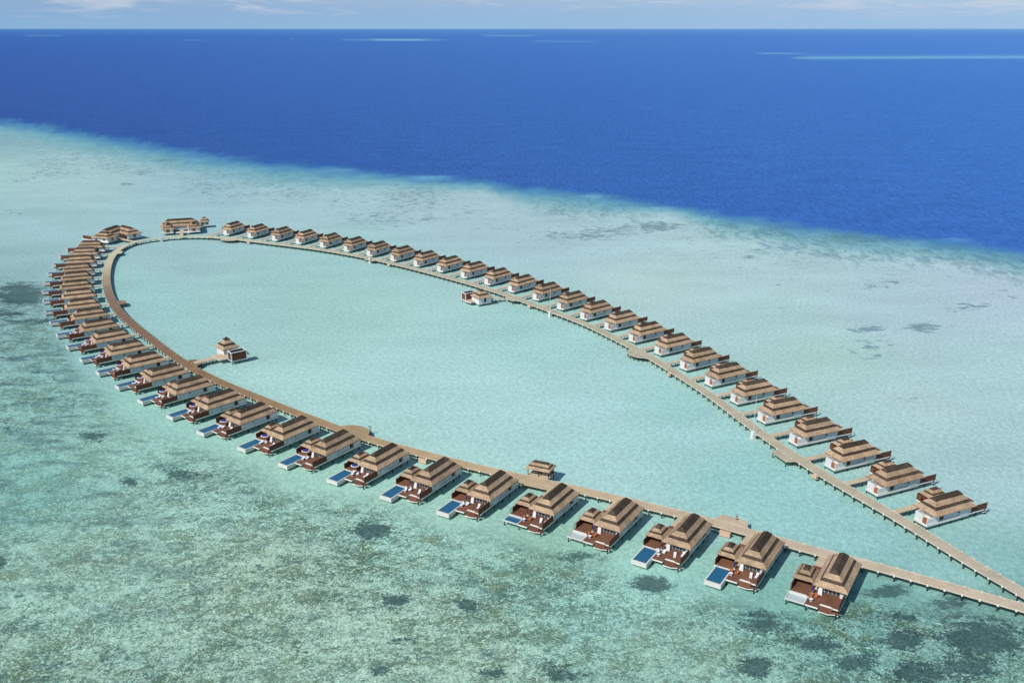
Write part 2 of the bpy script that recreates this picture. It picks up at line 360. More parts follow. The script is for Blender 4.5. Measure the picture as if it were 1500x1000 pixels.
raw = np.array([gp(x, y, ZD) for x, y in WALK_PX])
seg = np.hypot(*(raw[1:] - raw[:-1]).T); cum = np.concatenate([[0], np.cumsum(seg)])
STEP = 2.0
ss = np.arange(0, cum[-1], STEP)
path = np.stack([np.interp(ss, cum, raw[:, 0]), np.interp(ss, cum, raw[:, 1])], 1)
def smooth(p, sg):
    r = int(sg * 3); k = np.exp(-0.5 * (np.arange(-r, r + 1) / sg) ** 2); k /= k.sum()
    # linear extension of both ends so the ends stay put
    a = p[0] + (p[0] - p[1]) * np.arange(r, 0, -1)[:, None]; c = p[-1] + (p[-1] - p[-2]) * np.arange(1, r + 1)[:, None]
    q = np.vstack([a, p, c])
    return np.stack([np.convolve(q[:, i], k, 'valid') for i in (0, 1)], 1)
path = smooth(path, 5.0)
tan = np.gradient(path, axis=0); tan /= np.hypot(*tan.T)[:, None]
nrm = np.stack([-tan[:, 1], tan[:, 0]], 1)
NP = len(path)
def photo_px(x, y, z=0.0):
    d = y * cP - (z - H) * sP; u = y * sP + (z - H) * cP
    return 750 + F * x / d, 500 - F * u / d
ppx, ppy = photo_px(path[:, 0], path[:, 1], ZD)
halfw = np.full(NP, 2.0)
tones = []
ctrl = [(1580, 912, (186, 172, 150)), (1200, 805, (188, 172, 148)), (900, 728, (186, 167, 138)), (600, 660, (172, 150, 116)), (450, 612, (152, 128, 96)), (300, 550, (134, 108, 82)), (190, 470, (122, 98, 80)), (158, 432, (130, 108, 92)), (155, 408, (160, 142, 118)), (157, 390, (188, 178, 150)), (180, 360, (192, 186, 160)), (330, 347, (184, 178, 152)), (560, 382, (172, 167, 144)), (900, 495, (172, 166, 143)), (1200, 691, (176, 166, 143)), (1580, 915, (180, 168, 148))]
cs = [int(np.argmin((ppx - a) ** 2 + (ppy - b_) ** 2 + (0 if True else 0))) for a, b_, _ in ctrl]
cs[0] = 0; cs[-1] = NP - 1
cl = np.array([lin(c) for _, _, c in ctrl])
order = np.argsort(cs)
tone = np.stack([np.interp(np.arange(NP), np.array(cs)[order], cl[order][:, k]) for k in range(3)], 1)

q = MB(); q.cyl(0, 0, -1.5, ZD - 0.27, 0.14, 6); BST = q.mesh('bridge_stilt', [M['stilt']])
def villa_bridge(x, y, th, m):
    """length of the entrance bridge from local a=-5.2 back to the walkway edge"""
    ct, st = math.cos(th), math.sin(th)
    b_ = 6.45 * m
    ox, oy = x - 5.2 * ct - b_ * st, y - 5.2 * st + b_ * ct
    best = 8.0
    dx, dy = -ct, -st
    bestd = 1e9
    for k in range(4, 240):
        t = k * 0.1
        px, py = ox + dx * t, oy + dy * t
        dd = np.hypot(path[:, 0] - px, path[:, 1] - py).min()
        if dd < 1.95:
            return t
        if dd < bestd: bestd = dd; best = t
    return best

ORD = ['first', 'second', 'third', 'fourth', 'fifth', 'sixth', 'seventh', 'eighth', 'ninth', 'tenth', 'eleventh', 'twelfth', 'thirteenth', 'fourteenth', 'fifteenth', 'sixteenth', 'seventeenth', 'eighteenth', 'nineteenth', 'twentieth', 'twenty-first', 'twenty-second', 'twenty-third', 'twenty-fourth', 'twenty-fifth', 'twenty-sixth', 'twenty-seventh']

def place_villa(i, x, y, deg, m, pool, label, group):
    th = R(deg)
    root = empty('overwater_villa', (x, y, 0), th, label, 'villa', group)
    made = {}
    for name, me, par, key in VM[(m < 0, pool)]:
        o = link(name, me, made[par] if par else root)
        if isinstance(key, tuple):
            o.location = (key[1], key[2], key[3])
        elif key not in made: made[key] = o
    # entrance bridge
    ln = villa_bridge(x, y, th, m)
    q = MB(); b0, b1 = (5.35, 7.55) if m > 0 else (-7.55, -5.35)
    q.box(-5.2 - ln - 0.3, -5.204, b0, b1, ZD - 0.26, ZD - 0.005, 0)
    br = link('entrance_bridge', q.mesh('entrance_bridge', [M['bridge']]), root)
    for a in ([-5.2 - ln * 0.5] if ln < 7 else [-5.2 - ln * 0.33, -5.2 - ln * 0.72]):
        for yy in (b0 + 0.3, b1 - 0.3): link('bridge_stilt', BST, br, (a, yy, 0))
    return root

L_DRY, L_PLUNGE = (0, 3), (4,)
for i, (x, y, d) in enumerate(VL):
    pool = 'dry' if i in L_DRY else 'plunge' if i in L_PLUNGE else 'pool'
    extra = {'dry': 'with an empty grey basin', 'plunge': 'with a small plunge pool', 'pool': 'with a blue pool'}[pool]
    if i > 18: extra = 'with a slim blue pool'
    place_villa(i, x, y, d, -1, pool, f'thatched villa {extra}, {ORD[i]} along the near row from its right end', 'villas along the near left arm')
for i, (x, y, d) in enumerate(VR):
    k = 26 - i
    place_villa(i, x, y, d, 1, 'none', f'white thatched villa, {ORD[k]} along the far row from its lower right end', 'villas along the far right arm')

# ------------------------------------------------------------------ furniture on the near decks
def chair_parts(fabric):
    a = MB(); a.box(-0.42, 0.42, -0.42, 0.42, 0.16, 0.44)
    b_ = MB(); b_.box(-0.44, -0.3, -0.44, 0.44, 0.44, 0.98); b_.box(-0.3, 0.38, -0.46, -0.36, 0.44, 0.66); b_.box(-0.3, 0.38, 0.36, 0.46, 0.44, 0.66)
    c = MB()
    for sx in (-0.36, 0.36):
        for sy in (-0.36, 0.36): c.box(sx - 0.04, sx + 0.04, sy - 0.04, sy + 0.04, 0, 0.16)
    return [('seat', a.mesh('seat', [M[fabric]])), ('backrest', b_.mesh('backrest', [M[fabric]])), ('legs', c.mesh('legs', [M['chairwood']]))]
CH = {f: chair_parts(f) for f in ('chairwood', 'cushion')}
a = MB(); a.cyl(0, 0, 0.62, 0.7, 0.52, 16); b_ = MB(); b_.cyl(0, 0, 0.0, 0.05, 0.3, 12); b_.cyl(0, 0, 0.05, 0.62, 0.06, 8)
TB = [('tabletop', a.mesh('tabletop', [M['cushion']])), ('base', b_.mesh('base', [M['metal']]))]
a = MB(); a.box(-1.0, 0.55, -0.36, 0.36, 0.28, 0.42); b_ = MB()
b_.rings([[(0.55, -0.36, 0.28), (0.55, 0.36, 0.28), (0.55, 0.36, 0.42), (0.55, -0.36, 0.42)], [(1.15, -0.36, 0.72), (1.15, 0.36, 0.72), (1.1, 0.36, 0.86), (1.1, -0.36, 0.86)]])
c = MB()
for sx in (-0.9, 0.5):
    for sy in (-0.3, 0.3): c.box(sx - 0.04, sx + 0.04, sy - 0.04, sy + 0.04, 0, 0.28)
SB = [('mattress', a.mesh('mattress', [M['cushion']])), ('backrest', b_.mesh('backrest', [M['cushion']])), ('legs', c.mesh('legs', [M['metal']]))]
def umb_open():
    n = 8; cn = MB(); base = MB()
    r = 1.55
    cn.rings([[(q * math.cos(2 * math.pi * i / n), q * math.sin(2 * math.pi * i / n), z) for i in range(n)] for q, z in ((r * 0.86, 2.22), (0.03, 2.75))], 0, False, True)
    cn.rings([[(q * math.cos(2 * math.pi * i / n), q * math.sin(2 * math.pi * i / n), z) for i in range(n)] for q, z in ((r, 2.1), (r * 0.86, 2.22))], 1, False, False)
    base.cyl(0, 0, 0, 2.75, 0.035, 6); base.cyl(0, 0, 0, 0.1, 0.35, 10)
    return [('canopy', cn.mesh('canopy', [M['navy'], M['cushion']])), ('pole', base.mesh('pole', [M['metal']]))]
def umb_closed():
    cn = MB(); base = MB()
    cn.rings([[(q * math.cos(2 * math.pi * i / 8), q * math.sin(2 * math.pi * i / 8), z) for i in range(8)] for q, z in ((0.12, 0.95), (0.24, 1.3), (0.16, 2.2), (0.03, 2.6))], 0)
    base.cyl(0, 0, 0, 2.65, 0.035, 6); base.cyl(0, 0, 0, 0.1, 0.35, 10)
    return [('canopy', cn.mesh('canopy', [M['navy']])), ('pole', base.mesh('pole', [M['metal']]))]
UO, UC = umb_open(), umb_closed()
def put(name, parts, i, a, b_, rz, label, cat, group):
    a += random.uniform(-0.35, 0.35); b_ += random.uniform(-0.3, 0.3); rz += random.uniform(-0.5, 0.5)
    x, y, d = VL[i]; th = R(d); bb = -b_
    p = (x + a * math.cos(th) - bb * math.sin(th), y + a * math.sin(th) + bb * math.cos(th), ZD + 0.004)
    r = empty(name, p, th + rz, label, cat, group)
    for n, me in parts: link(n, me, r)
    return r
for i in range(18):
    v = f'{ORD[i]} near-row villa from the right'
    brown = i in (0, 1, 3, 4)
    col = 'orange-brown' if brown else 'white'
    cm = CH['chairwood'] if brown else CH['cushion']
    put('deck_chair', cm, i, 11.0, 4.6, R(20), f'{col} armchair nearer the pool, deck of the {v}', 'chair', 'armchairs on the villa decks')
    put('deck_chair', cm, i, 10.7, 2.9, R(-30), f'{col} armchair farther from the pool, deck of the {v}', 'chair', 'armchairs on the villa decks')
    put('side_table', TB, i, 12.4, 3.9, 0, f'small round white table on the deck of the {v}', 'table', 'small tables on the villa decks')
    if i not in (0, 3, 8, 13):
        put('sun_lounger', SB, i, 10.4, -0.7, R(200), f'white lounger mid-deck at the {v}', 'sun lounger', 'sun loungers on the villa decks')
        put('sun_lounger', SB, i, 9.2, -2.2, R(170), f'white lounger by the privacy wall, {v}', 'sun lounger', 'sun loungers on the villa decks')
    if i >= 7:
        put('parasol', UO, i, 9.0, 5.0, 0, f'open white-rimmed navy parasol by the pool of the {v}', 'parasol', 'parasols on the villa decks')
    else:
        put('parasol', UC, i, 9.0, 4.4, 0, f'closed navy parasol on the deck of the {v}', 'parasol', 'parasols on the villa decks')

# ------------------------------------------------------------------ boardwalk
bw = empty('boardwalk', (0, 0, 0), 0, 'long looping timber boardwalk on piles linking every villa around the lagoon', 'boardwalk')
vs, fs, mi, tn, al = [], [], [], [], []
mid = path[NP // 2]
prof = [(-1, ZD - 0.32), (-1, ZD), (1, ZD), (1, ZD - 0.32)]
for k in range(NP):
    for s_, z in prof:
        p = path[k] + nrm[k] * halfw[k] * s_
        vs.append((p[0], p[1], z)); tn.append((*tone[k], 1)); al.append((k * STEP, s_ * 2, 0))
for k in range(NP - 1):
    for q in range(4):
        r_ = (q + 1) % 4
        fs.append((k * 4 + q, (k + 1) * 4 + q, (k + 1) * 4 + r_, k * 4 + r_))
def attr_mesh(name, vs, fs, tn, al, mats):
    me = bpy.data.meshes.new(name); me.from_pydata(vs, [], fs)
    for mm in mats: me.materials.append(mm)
    a1 = me.attributes.new('tone', 'FLOAT_COLOR', 'POINT'); a1.data.foreach_set('color', np.array(tn, dtype=np.float32).ravel())
    a2 = me.attributes.new('along', 'FLOAT_VECTOR', 'POINT'); a2.data.foreach_set('vector', np.array(al, dtype=np.float32).ravel())
    me.update(); return me
me = attr_mesh('deck', vs, fs, tn, al, [M['walk']])
bmm = bmesh.new(); bmm.from_mesh(me); bmesh.ops.recalc_face_normals(bmm, faces=bmm.faces); bmm.to_mesh(me); bmm.free()
link('deck', me, bw)
for s_ in (-1, 1):   # pale edge kerbs
    vv, ff, tt, aa = [], [], [], []
    for k in range(NP):
        for o_, z in ((0.003, ZD - 0.3), (0.12, ZD - 0.3), (0.12, ZD + 0.07), (-0.1, ZD + 0.07), (-0.1, ZD + 0.004)):
            p = path[k] + nrm[k] * (halfw[k] + o_) * s_
            vv.append((p[0], p[1], z)); tt.append((*(np.minimum(tone[k] * 1.18, 0.8)), 1)); aa.append((k * STEP, s_, 1))
    for k in range(NP - 1):
        for q in range(5):
            r_ = (q + 1) % 5; ff.append((k * 5 + q, (k + 1) * 5 + q, (k + 1) * 5 + r_, k * 5 + r_))
    me = attr_mesh('edge_kerb', vv, ff, tt, aa, [M['walk']])
    bmm = bmesh.new(); bmm.from_mesh(me); bmesh.ops.recalc_face_normals(bmm, faces=bmm.faces); bmm.to_mesh(me); bmm.free()
    link('edge_kerb', me, bw)
# pile bents every 4.3 m : two piles, a cross head, a small pale lamp block on each edge
def bent_mb(q, T=None, lamps=True):
    n0 = len(q.v)
    for s_ in (-1, 1):
        q.cyl(0, s_ * 1.7, -1.5, 1.55, 0.18, 6, mi=0)
        if not lamps: continue
        q.box(-0.22, 0.22, s_ * 2.13, s_ * 2.42, ZD - 0.45, ZD + 0.12, 1) if s_ > 0 else q.box(-0.22, 0.22, -2.42, -2.13, ZD - 0.45, ZD + 0.12, 1)
    q.box(-0.2, 0.2, -2.25, 2.25, 1.55, ZD - 0.33, 0)
    if T is not None:
        x, y, th = T; c, s = math.cos(th), math.sin(th)
        q.v[n0:] = [(x + a * c - b_ * s, y + a * s + b_ * c, z) for a, b_, z in q.v[n0:]]
qb = MB(); bent_mb(qb); BENT = qb.mesh('pile_pair', [M['stilt'], M['fascia']])
qb = MB(); bent_mb(qb, None, False); BENT0 = qb.mesh('pile_pair', [M['stilt'], M['fascia']])
PLAT = [(-57.5, 321.5), (67, 251.5), (-217.5, 492.5), (-266.5, 613), (-203, 652.5), (55.3, 407.5), (-3, 497), (-141.5, 397.5), (-93, 592.5), (8.7, 279.5)]
def near_plat(x, y): return min(math.hypot(x - a, y - b_) for a, b_ in PLAT) < 8.5
bents = []
s0 = 1.0
while s0 < (NP - 1) * STEP:
    k = s0 / STEP; k0 = int(k); p = path[k0] + (path[min(k0 + 1, NP - 1)] - path[k0]) * (k - k0)
    bents.append((p[0], p[1], math.atan2(tan[k0][1], tan[k0][0]))); s0 += 4.3
inview = [b_ for b_ in bents if -40 < photo_px(b_[0], b_[1])[0] < 1540]
inview.sort(key=lambda b_: b_[1])
for b_ in inview[:100]:
    link('pile_pair', BENT0 if near_plat(b_[0], b_[1]) else BENT, bw, (b_[0], b_[1], 0), b_[2])
qb = MB()
for b_ in inview[100:]: bent_mb(qb, b_)
o = link('far_piles', qb.mesh('far_piles', [M['stilt'], M['fascia']]), bw); o['kind'] = 'stuff'

# lookout platforms hanging off the boardwalk
def nearest(px, py):
    x, y = gp(px, py, ZD); k = int(np.argmin(np.hypot(path[:, 0] - x, path[:, 1] - y))); return k
def platform(pts, side_tone=1.0):
    pts = [tuple(p) for p in pts]
    A = sum(pts[i][0] * pts[(i + 1) % len(pts)][1] - pts[(i + 1) % len(pts)][0] * pts[i][1] for i in range(len(pts)))
    if A < 0: pts = pts[::-1]
    cx = sum(p[0] for p in pts) / len(pts); cy = sum(p[1] for p in pts) / len(pts)
    k = int(np.argmin(np.hypot(path[:, 0] - cx, path[:, 1] - cy)))
    q = MB(); q.prism(pts, ZD - 0.3, ZD - 0.006)
    t = tuple(tone[k] * side_tone)
    me = attr_mesh('lookout_platform', q.v, q.f, [(*t, 1)] * len(q.v), [(v[0], v[1], v[2]) for v in q.v], [M['walk']])
    o = link('lookout_platform', me, bw)
    q = MB()
    for i in range(0, len(pts), max(1, len(pts) // 6)):
        px, py = pts[i][0] * 0.88 + cx * 0.12, pts[i][1] * 0.88 + cy * 0.12
        q.cyl(px, py, -1.5, ZD - 0.31, 0.18, 6)
    link('platform_pile', q.mesh('platform_pile', [M['stilt']]), o)
    return (cx, cy)
def bulge(cx, cy, r, n=16, sx=1.0):
    k = int(np.argmin(np.hypot(path[:, 0] - cx, path[:, 1] - cy)))
    t = tan[k]; nn = np.array([cx, cy]) - path[k]
    sgn = 1 if nn @ nrm[k] >= 0 else -1
    nn = nrm[k] * sgn
    return [tuple(path[k] + t * r * sx * math.cos(math.pi * i / n) + nn * (1.0 + (r * 0.95) * math.sin(math.pi * i / n))) for i in range(n + 1)]
def trap(cx, cy, L0, L1, dep):
    k = int(np.argmin(np.hypot(path[:, 0] - cx, path[:, 1] - cy)))
    t = tan[k]; nn = np.array([cx, cy]) - path[k]
    sgn = 1 if nn @ nrm[k] >= 0 else -1
    nn = nrm[k] * sgn
    return [tuple(path[k] + t * a + nn * c) for a, c in ((-L0, 1.0), (L0, 1.0), (L1, dep), (-L1, dep))]
platform(bulge(-57.5, 321.5, 6.1, sx=1.15))
platform(trap(67.0, 251.5, 5.6, 4.0, 6.2))
platform(trap(-217.5, 492.5, 4.8, 3.6, 6.4))
platform(trap(-266.5, 613.0, 4.5, 3.0, 4.6))
platform(bulge(-203.0, 652.5, 6.5, sx=1.2))
platform(bulge(55.3, 407.5, 6.2, sx=1.15))
platform(trap(-3.0, 497.0, 5.6, 3.8, 5.0))
platform(trap(-141.5, 397.5, 6.0, 3.4, 6.0))
platform(trap(-93.0, 592.5, 5.2, 4.0, 4.4))
platform(trap(8.7, 279.5, 6.6, 6.2, 4.4))
_px = gp(1142, 669, ZD); platform(trap(_px[0], _px[1], 5.6, 4.2, 5.6))

# white posts / masts / boxes on the boardwalk edge
def lagoon_edge(px, py, off):
    k = nearest(px, py); c0 = np.array([-70.0, 480.0])
    nn = nrm[k] if (c0 - path[k]) @ nrm[k] > 0 else -nrm[k]
    return path[k] + nn * off, math.atan2(tan[k][1], tan[k][0])
for (px, py, hgt, lab) in ((1107, 634, 14, 'thin white mast on a white block, nearer of two beside the far walkway'), (809.5, 458, 13, 'thin white mast on a white block, farther of two beside the far walkway')):
    p, a_ = lagoon_edge(px, py, 3.0)
    r = empty('light_mast', (p[0], p[1], 0), a_, lab, 'mast', 'masts beside the far right walkway')
    q = MB(); q.box(-0.7, 0.7, -0.65, 0.65, -1.2, 3.0); link('base_block', q.mesh('base_block', [M['white']]), r)
    q = MB(); q.cyl(0, 0, 3.0, 3.0 + hgt, 0.11, 8, 0.07); link('pole', q.mesh('pole', [M['metal']]), r)
for (px, py, lab) in ((544, 380, 'white concrete block beside the walkway below the fourth far villa group'), (235.5, 349.5, 'white concrete block beside the walkway at the upper left bend')):
    p, a_ = lagoon_edge(px, py, 3.0)
    q = MB(); q.box(-0.75, 0.75, -0.65, 0.65, -1.2, 3.2); q.box(-0.85, 0.85, -0.75, 0.75, 3.2, 3.35)
    o = link('service_block', q.mesh('service_block', [M['white']]), None, (p[0], p[1], 0), a_)
    tag(o, lab, 'block')
BX = [(366, 353, 'at the far end by the second-farthest villa'), (570, 386, 'by the eighth villa from the far end'), (776, 446, 'just right of the lagoon cabin landing'), (984, 546, 'right of the rounded lookout'), (1200, 696, 'near the fourth far-row villa from its lower end')]
for px, py, lab in BX:
    p, a_ = lagoon_edge(px, py, 2.9)
    q = MB(); q.box(-1.0, 1.0, -0.42, 0.42, 0.9, 2.0); q.box(-1.08, 1.08, -0.48, 0.48, 2.0, 2.1)
    o = link('service_box', q.mesh('service_box', [M['redbox']]), None, (p[0], p[1], 0), a_)
    tag(o, 'pinkish box under the walkway edge ' + lab, 'box')
for px, py, lab in ((1056, 778, 'sandy yellow service box under the near walkway left of the second villa'), (617, 670, 'pale service box under the near walkway between seventh and eighth villas')):
    k = nearest(px, py); c0 = np.array([-70.0, 480.0])
    nn = -nrm[k] if (c0 - path[k]) @ nrm[k] > 0 else nrm[k]
    p = path[k] + nn * 2.9
    q = MB(); q.box(-1.6, 1.6, -0.42, 0.42, 0.3, 1.75); q.box(-1.68, 1.68, -0.48, 0.48, 1.75, 1.85)
    o = link('service_box', q.mesh('service_box', [M['redbox']]), None, (p[0], p[1], 0), math.atan2(tan[k][1], tan[k][0]))
    tag(o, lab, 'box')
# ladders with handrails at the lagoon side
for (x, y, rz, lab) in ((71.2, 252.9, R(-25), 'white swimming ladder at the corner of the near straight lookout platform'), (-213.9, 492.6, R(60), 'white swimming ladder beside the small lookout on the left bend'), (-53.4, 322.0, R(-40), 'dark swimming ladder at the rim of the rounded near lookout')):
    q = MB()
    for s_ in (-0.4, 0.4):
        q.cyl(s_, 0, -1.0, 3.3, 0.06, 6); q.box(s_ - 0.05, s_ + 0.05, -0.9, 0.0, 3.2, 3.3)
    for k in range(5): q.box(-0.4, 0.4, -0.08, 0.08, 0.1 + 0.45 * k, 0.18 + 0.45 * k)
    o = link('ladder', q.mesh('ladder', [M['stilt' if 'dark' in lab else 'white']]), None, (x, y, 0), rz); tag(o, lab, 'ladder')
q = MB(); q.box(-0.12, 0.12, -0.12, 0.12, 0, 1.1); q.box(-0.3, 0.3, -0.08, 0.08, 1.1, 1.5)
o = link('post', q.mesh('post', [M['door_wood']]), None, (69.0, 253.4, ZD), 0); tag(o, 'short brown post on the back edge of the near straight lookout platform', 'post')

# ------------------------------------------------------------------ open pavilion on the near walkway
def frame_pos(x, y, deg): return (x, y, 0), R(deg)
pv = empty('open_pavilion', (9.8, 284.7, 0), math.atan2(-3.5, 7.8), 'open thatched pavilion on posts beside the near walkway', 'pavilion')
add_roof(pv, 'roof', hip_roof(0, 0, 4.4, 3.1, 2.2, 0.1, 4.9, 6.9, 0.22))
q = MB(); q.box(-3.9, 3.9, -2.9, 2.9, ZD - 0.3, ZD, 0); link('floor', q.mesh('floor', [M['bridge']]), pv)
for a in (-3.7, 0, 3.7):
    for b_ in (-2.4, 2.4):
        q = MB(); q.cyl(0, 0, -1.5, 4.75, 0.15, 8); link('post', q.mesh('post', [M['stilt']]), pv, (a, b_, 0))
q = MB(); q.box(-3.5, 3.5, 2.0, 2.3, ZD, ZD + 1.0); link('back_rail', q.mesh('back_rail', [M['soffit']]), pv)
for k, (a, lab) in enumerate(((-1.5, 'left'), (1.6, 'right'))):
    q = MB(); q.box(-0.9, 0.9, -0.3, 0.3, 0.36, 0.46); q.box(-0.8, -0.65, -0.25, 0.25, 0, 0.36); q.box(0.65, 0.8, -0.25, 0.25, 0, 0.36)
    c_, s_ = math.cos(pv.rotation_euler.z), math.sin(pv.rotation_euler.z)
    o = link('bench', q.mesh('bench', [M['fascia']]), None, (9.8 + a * c_ + 0.3 * s_, 284.7 + a * s_ - 0.3 * c_, ZD + 0.004), pv.rotation_euler.z)
    tag(o, f'pale bench under the open thatched pavilion, the {lab} one of two', 'bench', 'benches under the open pavilion')

# ------------------------------------------------------------------ the two lagoon cabins: square hut + framed timber box
def cabin(cx, cy, deg, half, bx, by, brot, bl, bwid, hut_h, label, deck_pts, link_pts):
    r = empty('lagoon_cabin', (cx, cy, 0), R(deg), label, 'cabin', 'cabins standing in the lagoon')
    add_roof(r, 'roof', hip_roof(0, 0, half, half, 0.25, 0.25, 4.9, hut_h, 0.24))
    w = half - 0.75
    q = MB(); q.box(-w, w, -w, w, 1.15, 4.95); link('wall', q.mesh('wall', [M['white']]), r)
    wl = children(r)[-1]
    q = MB(); q.box(-0.7, 0.7, -w - 0.06, -w + 0.004, 2.2, 4.3); link('door', q.mesh('door', [M['soffit']]), wl if wl.name.startswith('wall') else r)
    q = MB(); q.box(w - 0.004, w + 0.06, 1.2, 2.4, 3.0, 4.2); link('window', q.mesh('window', [M['win']]), wl if wl.name.startswith('wall') else r)
    inv = -R(deg)
    def loc(x, y):
        dx, dy = x - cx, y - cy
        return (dx * math.cos(inv) - dy * math.sin(inv), dx * math.sin(inv) + dy * math.cos(inv))
    lx, ly = loc(bx, by); lr = R(brot - deg)
    # framed box, open on top
    L2, W2 = bl / 2, bwid / 2
    q = MB(); q.box(-L2, L2, -W2, W2, 1.4, 1.9)
    for sx in (-1, 1):
        for sy in (-1, 1): q.box(sx * L2 - 0.2, sx * L2 + 0.2, sy * W2 - 0.2, sy * W2 + 0.2, 1.38, 5.9)
    for sy in (-1, 1): q.box(-L2 + 0.2, L2 - 0.2, sy * W2 - 0.2, sy * W2 + 0.2, 5.55, 5.88)
    for sx in (-1, 1): q.box(sx * L2 - 0.2, sx * L2 + 0.2, -W2 + 0.2, W2 - 0.2, 5.55, 5.88)
    fr = link('bath_frame', q.mesh('bath_frame', [M['white']]), r, (lx, ly, 0), lr)
    q = MB()
    for sy in (-1, 1): q.box(-L2 + 0.2, L2 - 0.2, sy * W2 - 0.06, sy * W2 + 0.06, 1.9, 5.55)
    for sx in (-1, 1): q.box(sx * L2 - 0.06, sx * L2 + 0.06, -W2 + 0.2, W2 - 0.2, 1.9, 5.55)
    link('timber_panel', q.mesh('timber_panel', [M['wall_wood']]), fr)
    q = MB(); q.box(-L2 + 0.5, L2 - 0.5, -W2 + 0.6, 0.3, 4.9, 5.1); link('inner_top', q.mesh('inner_top', [M['grey_panel']]), fr)
    q = MB(); pts = [loc(*p) for p in deck_pts]
    q.prism(pts, 1.75, ZD, 1, 0); dk = link('deck', q.mesh('deck', [M['bridge'], M['fascia']]), r)
    q = MB(); pts = [loc(*p) for p in link_pts]
    q.prism(pts, 1.9, ZD - 0.005, 0); br = link('entrance_bridge', q.mesh('entrance_bridge', [M['bridge']]), r)
    allp = [loc(*p) for p in link_pts]
    q = MB(); (x0, y0), (x1, y1), (x2, y2), (x3, y3) = allp
    for t in (0.2, 0.5, 0.8):
        for (pa, pb) in (((x0, y0), (x1, y1)), ((x3, y3), (x2, y2))):
            q.cyl(pa[0] + (pb[0] - pa[0]) * t, pa[1] + (pb[1] - pa[1]) * t, -1.5, 1.9, 0.15, 6)
    link('bridge_stilt', q.mesh('bridge_stilt', [M['stilt']]), br)
    q = MB(); q.cyl(0, 0, -1.5, 1.5, 0.17, 8); sm = q.mesh('stilt', [M['stilt']])
    for a in (-w + 0.3, w - 0.3):
        for b_ in (-w + 0.3, w - 0.3): link('stilt', sm, r, (a, b_, 0))
    c_, s_ = math.cos(lr), math.sin(lr)
    for a in (-L2 + 0.3, 0, L2 - 0.3):
        for b_ in (-W2 + 0.3, W2 - 0.3): link('stilt', sm, r, (lx + a * c_ - b_ * s_, ly + a * s_ + b_ * c_, -0.1))
    return r
u1 = np.array([0.735, 0.678]); v1 = np.array([-0.678, 0.735])
hc = np.array([-132.8, 410.4]); bc = np.array([-126.9, 397.8]) + u1 * 3.6 + v1 * 2.1
cabin(hc[0], hc[1], 42.7, 4.25, bc[0], bc[1], 38.0, 7.2, 4.0, 9.4, 'thatched white cabin with framed brown timber box, reached from the left walkway',
      [(-138.6, 405.2), (-133.2, 398.6), (-130.2, 400.9), (-128.4, 403.0), (-133.8, 409.0)], [(-142.6, 393.6), (-134.9, 400.2), (-137.6, 403.6), (-144.6, 396.4)])
hc = np.array([-16.9, 496.75])
cabin(hc[0], hc[1], 32.0, 4.75, -23.9, 501.4, 34.0, 7.2, 4.2, 8.9, 'thatched white cabin with framed brown timber box, just below the right walkway',
      [(-26.6, 496.6), (-22.8, 492.2), (-20.5, 494.5), (-23.5, 500.0)], [(-13.0, 499.2), (-5.2, 500.4), (-5.0, 502.8), (-13.2, 502.2)])

